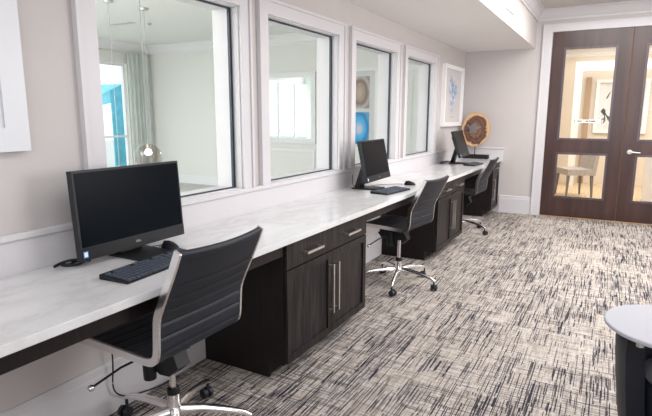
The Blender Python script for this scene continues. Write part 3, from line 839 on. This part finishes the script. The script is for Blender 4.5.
for i, (a, b) in enumerate(LW):   # tall lounge windows
    w = empty('window_%d' % (5 + i), (LX - .07, a, lz0), kind='structure'); W = b - a; H = lz1 - lz0
    bm = bmesh.new(); e = .05
    box(bm, -.03, .03, 0, e, 0, H); box(bm, -.03, .03, W - e, W, 0, H); box(bm, -.03, .03, e, W - e, 0, e); box(bm, -.03, .03, e, W - e, H - e, H)
    nm = max(1, round(W / .95))
    for k in range(1, nm): box(bm, -.025, .025, W * k / nm - .02, W * k / nm + .02, e, H - e)
    box(bm, -.025, .025, e, W - e, .80, .835)
    link('window_frame', bm, 'white', w, kind='structure')
    link('window_pane', B(-.004, .004, e, W - e, e, H - e), 'glass', w, kind='structure')
# sheer curtains: folds along y
def curtain(x, y0, y1, z0, z1, label, name='sheer_curtain'):
    bm = bmesh.new(); n = int((y1 - y0) / .012); prev = None; rg = random.Random(int(y0 * 100))
    for side in (0, 1): pass
    cols = []
    for k in range(n + 1):
        y = y0 + (y1 - y0) * k / n
        x_ = x + .028 * math.sin(y * 62) + .008 * math.sin(y * 23)
        cols.append([(x_, y, z1), (x_ * 1 + .002 * math.sin(y * 9), y, (z0 + z1) / 2), (x_ + .012 * math.sin(y * 17), y, z0)])
    f = [[bm.verts.new(p) for p in c] for c in cols]
    g = [[bm.verts.new((p[0] - .002, p[1], p[2])) for p in c] for c in cols]
    for L_ in (f, g):
        for a, b in zip(L_, L_[1:]):
            for i in range(2): bm.faces.new((a[i], b[i], b[i + 1], a[i + 1]))
    for e in (0, -1):
        for i in range(2): bm.faces.new((f[e][i], g[e][i], g[e][i + 1], f[e][i + 1]))
    o = link(name, bm, 'sheer', smooth=True, auto=80); tag(o, label, 'curtain'); return o
curtain(LX + .10, 7.0, 7.50, .02, 2.50, 'white sheer curtain hanging in the far corner of the room behind the glass')
rd = link('curtain_rod', cyl(bmesh.new(), (LX + .09, 4.95, 2.515), (LX + .09, 7.56, 2.515), .014, n=14), 'nickel', smooth=True); tag(rd, 'metal curtain rod across the bright window seen through the first window', 'curtain rod')
o = curtain(LX + .10, 1.15, 1.65, .02, 2.50, 'sheer curtain reflected in the white framed mirror at its left')
o = curtain(LX + .10, 4.20, 4.70, .02, 2.50, 'sheer curtain reflected in the white framed mirror at its right')
# mirror, print, door and moulding on the lounge's far wall
r, bx = frame('wall_mirror', 'y', LY - .0005, -1, -3.60, -2.507, .868, 2.07, .085, .035, 'white framed mirror seen through the second window', None, cat='mirror')
bm = bmesh.new(); bx(bm, -.546 + .085, .546 - .085, .085, 1.202 - .085, .0125, .0150); link('mirror_glass', bm, 'mirror', r)
r, bx = frame('framed_print', 'y', LY - .0005, -1, -1.98, -1.372, .80, 2.095, .05, .035, 'tall white frame with a brown and a blue picture, seen through the third window', None,
              prints=[(-.19, .105 + .05, .66, 1.16, 'artbrown'), (-.19, .155, .09, .60, 'artblue')])
bm = bmesh.new(); dr = empty('door_3', (-1.24, LY, 0), kind='structure')
box(bm, -.07, 0, -.02, 0, 0, 2.10); box(bm, .50, .57, -.02, 0, 0, 2.10); box(bm, 0, .50, -.02, 0, 2.03, 2.10)
link('door_casing', bm, 'white', dr, kind='structure')
bm = bmesh.new(); box(bm, 0, .50, -.008, 0, 0, 2.03)
for z0, z1 in ((.2, .85), (1.0, 1.9)):
    for a in ((.07, .085, z0, z1), (.415, .43, z0, z1), (.085, .415, z0, z0 + .015), (.085, .415, z1 - .015, z1)): box(bm, a[0], a[1], -.016, -.008, a[2], a[3])
link('door_leaf', bm, 'lceil', dr, kind='structure')
def panel_mould(x0, x1, z0, z1, y=LY):
    bm = bmesh.new(); t_ = .045
    for a in ((x0, x0 + t_, z0, z1), (x1 - t_, x1, z0, z1), (x0 + t_, x1 - t_, z0, z0 + t_), (x0 + t_, x1 - t_, z1 - t_, z1)): box(bm, a[0], a[1], y - .02, y, a[2], a[3])
    return bm
ST('trim_8', panel_mould(-3.75, -2.53, .12, .765), 'white')
ST('baseboard_lounge', B(LX, -.19, LY - .018, LY, 0, .16), 'white')
# pendants with clear glass globes
def pendant(x, y, z, R_, label, first=[None]):
    r = empty('pendant_light', (x, y, CZ), label=label, cat='pendant light', group='globe pendants in the room behind the glass')
    bm = bmesh.new(); lathe(bm, [(0, -.03), (.055, -.03), (.06, -.02), (.06, -.0005), (0, -.0005)], n=28); link('canopy', bm, 'nickel', r, smooth=True)
    link('cord', cyl(bmesh.new(), (0, 0, z + R_ - CZ), (0, 0, -.03), .0035, n=10), 'cord', r, smooth=True)
    bm = bmesh.new(); lathe(bm, [(max(0, R_ * math.sin(math.pi * k / 24)) if 0 < k < 24 else 0, -R_ * math.cos(math.pi * k / 24)) for k in range(25)], (0, 0, z - CZ), 36); link('globe_shade', bm, 'globe', r, smooth=True, auto=80)
    bm = bmesh.new(); cyl(bm, (0, 0, z + R_ - CZ), (0, 0, z + R_ - .06 - CZ), .022, n=16); link('lamp_holder', bm, 'nickel', r, smooth=True)
    bm = bmesh.new(); lathe(bm, [(0, -.06), (.035, -.05), (.045, -.025), (.035, 0.005), (.02, .02), (0, .025)], (0, 0, z + R_ - .08 - CZ), 20); link('bulb', bm, 'bulb', r, smooth=True)
M['bulb'] = mat('lit_bulb', (1, .9, .8), .4, emit=(1, .80, .66), es=4)
pendant(-2.862, 4.295, .86, .155, 'clear glass globe pendant visible just above the nearest monitor')
pendant(-3.50, 4.93, .52, .155, 'pendant with its round canopy on the ceiling behind the first window')
pendant(-3.513, 4.402, .56, .155, 'leftmost pendant cord behind the first window, globe hidden by the monitor')
dv = link('ceiling_diffuser', B(-4.9, -4.45, 5.55, 5.63, CZ - .008, CZ - .0005), 'nickel'); tag(dv, 'thin slot air diffuser on the ceiling behind the first window', 'vent')
sp_ = link('sprinkler_head', lathe(bmesh.new(), [(0, -.03), (.02, -.03), (.02, -.012), (.035, -.008), (.035, -.0005), (0, -.0005)], (-4.3, 5.75, CZ), 18), 'nickel', smooth=True); tag(sp_, 'small ceiling sprinkler behind the first window', 'sprinkler')

# outside the lounge windows
ST('ground', B(-22, LX - .15, -14, 22, -.12, -.02), 'ledge')
cb = empty('cabana', (-9, 8.75, -.02), label='aqua canvas cabana outdoors, seen through the first window', cat='cabana')
bm = bmesh.new(); n = 60; ff = []; gg = []
for k in range(n + 1):
    y = -.02 + .34 * k / n; x = .03 * math.sin(k * .9)
    zt = 1.96 + .16 * k / n
    ff.append([bm.verts.new((x, y, zt)), bm.verts.new((x, y, .02))]); gg.append([bm.verts.new((x - .006, y, zt)), bm.verts.new((x - .006, y, .02))])
for L_ in (ff, gg):
    for a, b in zip(L_, L_[1:]): bm.faces.new((a[0], b[0], b[1], a[1]))
for a, b in zip(ff, gg): pass
for a, b, c, d in zip(ff, ff[1:], gg, gg[1:]): bm.faces.new((a[0], b[0], d[0], c[0])); bm.faces.new((a[1], b[1], d[1], c[1]))
link('side_curtain', bm, 'aqua', cb, smooth=True, auto=80)
bm = bmesh.new(); prism(bm, [(-.75, 1.50), (-.02, 1.66), (-.02, 1.99), (-.75, 1.62)], 'x', -.02, .0); prism(bm, [(-.75, 1.62), (.32, 2.12), (.32, 2.14), (-.75, 1.64)], 'x', -1.6, .02); link('canopy', bm, 'aqua', cb)
for y in (-.74, .31): link('post', B(-.06, -.02, y - .02, y + .02, .0, 1.6 if y < 0 else 2.1), 'white', cb)
def shrub(x, y, rad, h, label, seed):
    rg = random.Random(seed); bm = bmesh.new()
    for k in range(420):
        a = rg.uniform(0, 6.283); z = h * rg.random() ** .8; q = rad * math.sqrt(rg.random()) * (1 - .45 * (z / h) ** 2)
        c = Vector((q * math.cos(a), q * math.sin(a), .15 + z)); s = rg.uniform(.05, .10)
        d = Vector((rg.uniform(-1, 1), rg.uniform(-1, 1), rg.uniform(-.2, 1))).normalized(); e = d.orthogonal().normalized()
        bm.faces.new([bm.verts.new(p) for p in (c - d * s, c + e * s * .4, c + d * s, c - e * s * .4)])
    r = empty('shrub', (x, y, -.02), label=label, cat='shrub', group='shrubs outside the bright windows')
    link('foliage', bm, 'leaf', r)
    link('stem', cyl(bmesh.new(), (0, 0, 0), (0, 0, h * .7), .03, .015, 10), 'bronze', r)
shrub(-8.1, 8.86, .35, .95, 'green shrub outdoors beside the aqua cabana', 1)
shrub(-9.2, 2.9, .6, 1.2, 'green shrub outdoors, reflected in the framed mirror', 2)

# ------------------------------------------------------------------ hall beyond the double door
HY = 11.65
ST('floor_hall', B(-.04, 4.75, D + .05, HY + .15, -.06, 0), 'hallcarpet')
ST('wall_hall_far', B(-.19, 4.75, HY, HY + .15, 0, CZ), 'hallwall')
ST('wall_hall_left', B(-.19, -.04, LY + .15, HY, 0, CZ), 'hallwall')
ST('wall_hall_right', B(4.60, 4.75, D + .15, HY, 0, CZ), 'hallwall')
ST('ceiling_hall', B(-.19, 4.75, D + .15, HY + .15, CZ, CZ + .06), 'lceil')
bm = bmesh.new(); crown(bm, 'x', HY, -1, -.04, 4.6, CZ, .2, .14); ST('trim_9', bm, 'white')
bm = bmesh.new(); box(bm, -.04, 4.6, HY - .02, HY, 0, .2); ST('baseboard_hall', bm, 'hallwall')
# white column and beam, bronze door leaf beyond
bm = bmesh.new(); box(bm, 1.19, 1.31, HY - .6, HY - .48, 0, 2.18); box(bm, 1.19, 3.4, HY - .6, HY - .48, 2.18, 2.35); ST('trim_10', bm, 'white')
ST('door_4', B(1.36, 1.46, HY - .05, HY - .021, 0, 2.1), 'bronze')
r, bx = frame('framed_print', 'y', HY - .0205, -1, 1.55, 2.45, 1.02, 2.05, .06, .04, 'white framed black ink picture seen through the left door pane', None)
bm = bmesh.new()
def stroke(pts, w):
    P = smooth_path([Vector(p) for p in pts], 6)
    L_ = []; 
    for k, p in enumerate(P):
        d = (P[min(k + 1, len(P) - 1)] - P[max(k - 1, 0)]).normalized(); n_ = Vector((-d.y, d.x)) * w * (.6 + .4 * math.sin(k * .7))
        L_.append((p + n_, p - n_))
    for (a, b), (c, d) in zip(L_, L_[1:]):
        q = [bm.verts.new((v.x, -.0175, v.y)) for v in (a, b, d, c)]; q2 = [bm.verts.new((v.x, -.0145, v.y)) for v in (a, b, d, c)]
        bm.faces.new(q)
        for i in range(4): bm.faces.new((q[i], q[(i + 1) % 4], q2[(i + 1) % 4], q2[i]))
stroke([(-.32, .20), (-.26, .30), (-.30, .44), (-.20, .30), (-.06, .22), (-.0, .34), (-.08, .46)], .045)
stroke([(-.12, .50), (-.13, .68), (-.10, .76), (.06, .78), (.10, .60), (.02, .52)], .034)
stroke([(-.26, .66), (-.20, .80)], .012); stroke([(.0, .62), (.10, .64), (.14, .5), (.05, .42)], .02)
link('ink_strokes', bm, 'ink', r)
# upholstered chair in the hall
hc = empty('dining_chair', (1.40, 9.62, 0), rz=R(-62), label='grey upholstered chair in the hall, seen through the lower left door pane', cat='chair')
bm = B(-.24, .24, -.22, .24, .38, .48); link('seat', bm, 'beigefab', hc, bevel=.025, smooth=True)
bm = bmesh.new(); prism(bm, [(.17, .44), (.245, .44), (.30, .95), (.25, .96)], 'x', -.235, .235); link('backrest', bm, 'beigefab', hc, bevel=.015, smooth=True)
for sx in (-1, 1):
    for sy in (-1, 1):
        link('leg', cyl(bmesh.new(), (sx * .20, sy * .19, .385), (sx * .215, sy * .21, 0), .030, .016, 4), 'chairleg', hc)
hs = empty('storage_pedestal', (2.62, 9.6, 0), label='white pedestal cabinet in the hall, behind the right door leaf glass', cat='cabinet')
link('pedestal_body', B(-.22, .3, -.2, .2, .03, .78), 'white', hs, bevel=.004)
link('pedestal_top', B(-.23, .31, -.21, .21, .78, .80), 'white', hs, bevel=.004)
link('pedestal_plinth', B(-.20, .28, -.18, .18, 0, .03), 'greylam', hs)

# ------------------------------------------------------------------ light
def area(name, loc, rot, sx, sy, power, c=(1, 1, 1)):
    l = bpy.data.lights.new(name, 'AREA'); l.shape = 'RECTANGLE'; l.size = sx; l.size_y = sy; l.energy = power; l.color = c
    o = bpy.data.objects.new(name, l); col.objects.link(o); o.location = loc; o.rotation_euler = rot
    return o
area('ceiling_fill_near', (2.0, .4, 2.66), (0, 0, 0), 1.2, 1.8, 24, (.94, .97, 1))  # added overhead fill, out of view; no fixture modelled
area('ceiling_fill_mid', (2.0, 3.2, 2.66), (0, 0, 0), 1.2, 1.8, 28, (.97, .98, 1))  # added fill for the middle of the room, no lamp fitting
area('ceiling_fill_far', (2.5, 5.5, 2.66), (0, 0, 0), 2.6, 2.6, 120, (1, .98, .96))  # added broad fill that brightens the far wall and far floor
area('right_fill', (XR - .06, .8, 1.5), (0, R(90), 0), 1.7, 3.0, 4, (.95, .97, 1))  # added weak side fill; the right wall has no window
area('right_far_fill', (XR - .06, 4.0, 1.70), (0, R(90), 0), 1.6, 2.2, 88, (1, .99, .99))  # added fill for soffit underside and far wall; solid wall behind it
area('back_fill', (2.6, YB + .06, 1.55), (R(90), 0, 0), 3.6, 1.7, 75, (.94, .97, 1))  # added fill from behind the camera; the back wall has no window
area('lounge_fill', (-3.7, -.3, 2.66), (0, 0, 0), 2.4, 5.0, 420, (.98, .985, 1))  # added lounge fill, placed on the ceiling where the camera cannot see it
area('lounge_back_fill', (-3.3, YL0 + .06, 1.4), (R(90), 0, 0), 5.0, 2.4, 50, (.98, .985, 1))  # added unseen fill panel aimed at the lounge's far wall
area('hall_fill', (2.4, 9.7, 2.62), (0, 0, 0), 3, 3, 135, (1, .96, .91))  # added warm fill for the hall, without a fixture
w = bpy.data.worlds.new('daylight'); S.world = w; w.use_nodes = True
bg = w.node_tree.nodes['Background']; bg.inputs[0].default_value = (.86, .94, 1, 1); bg.inputs[1].default_value = 1.7

# ------------------------------------------------------------------ camera
cam = bpy.data.cameras.new('camera'); co = bpy.data.objects.new('camera', cam); col.objects.link(co)
cam.sensor_width = 36; cam.lens = 36 * 512.978 / 652; cam.clip_start = .05
ya, pi_, rl = R(28.977), R(10.209), R(.139)
fw = Vector((-math.sin(ya) * math.cos(pi_), math.cos(ya) * math.cos(pi_), -math.sin(pi_)))
rt = Vector((math.cos(ya), math.sin(ya), 0)); up = rt.cross(fw)
rt2 = rt * math.cos(rl) + up * math.sin(rl); up2 = -rt * math.sin(rl) + up * math.cos(rl)
mw = Matrix((rt2, up2, -fw)).transposed().to_4x4(); mw.translation = Vector((1.913, 0, 1.345)); co.matrix_world = mw
S.camera = co
S.view_settings.view_transform = 'Standard'; S.view_settings.look = 'None'; S.view_settings.gamma = 1; S.view_settings.use_curve_mapping = False
S.view_settings.exposure = 0.0
S.cycles.use_denoising = True
S.cycles.max_bounces = 10; S.cycles.transparent_max_bounces = 16; S.cycles.sample_clamp_indirect = 8
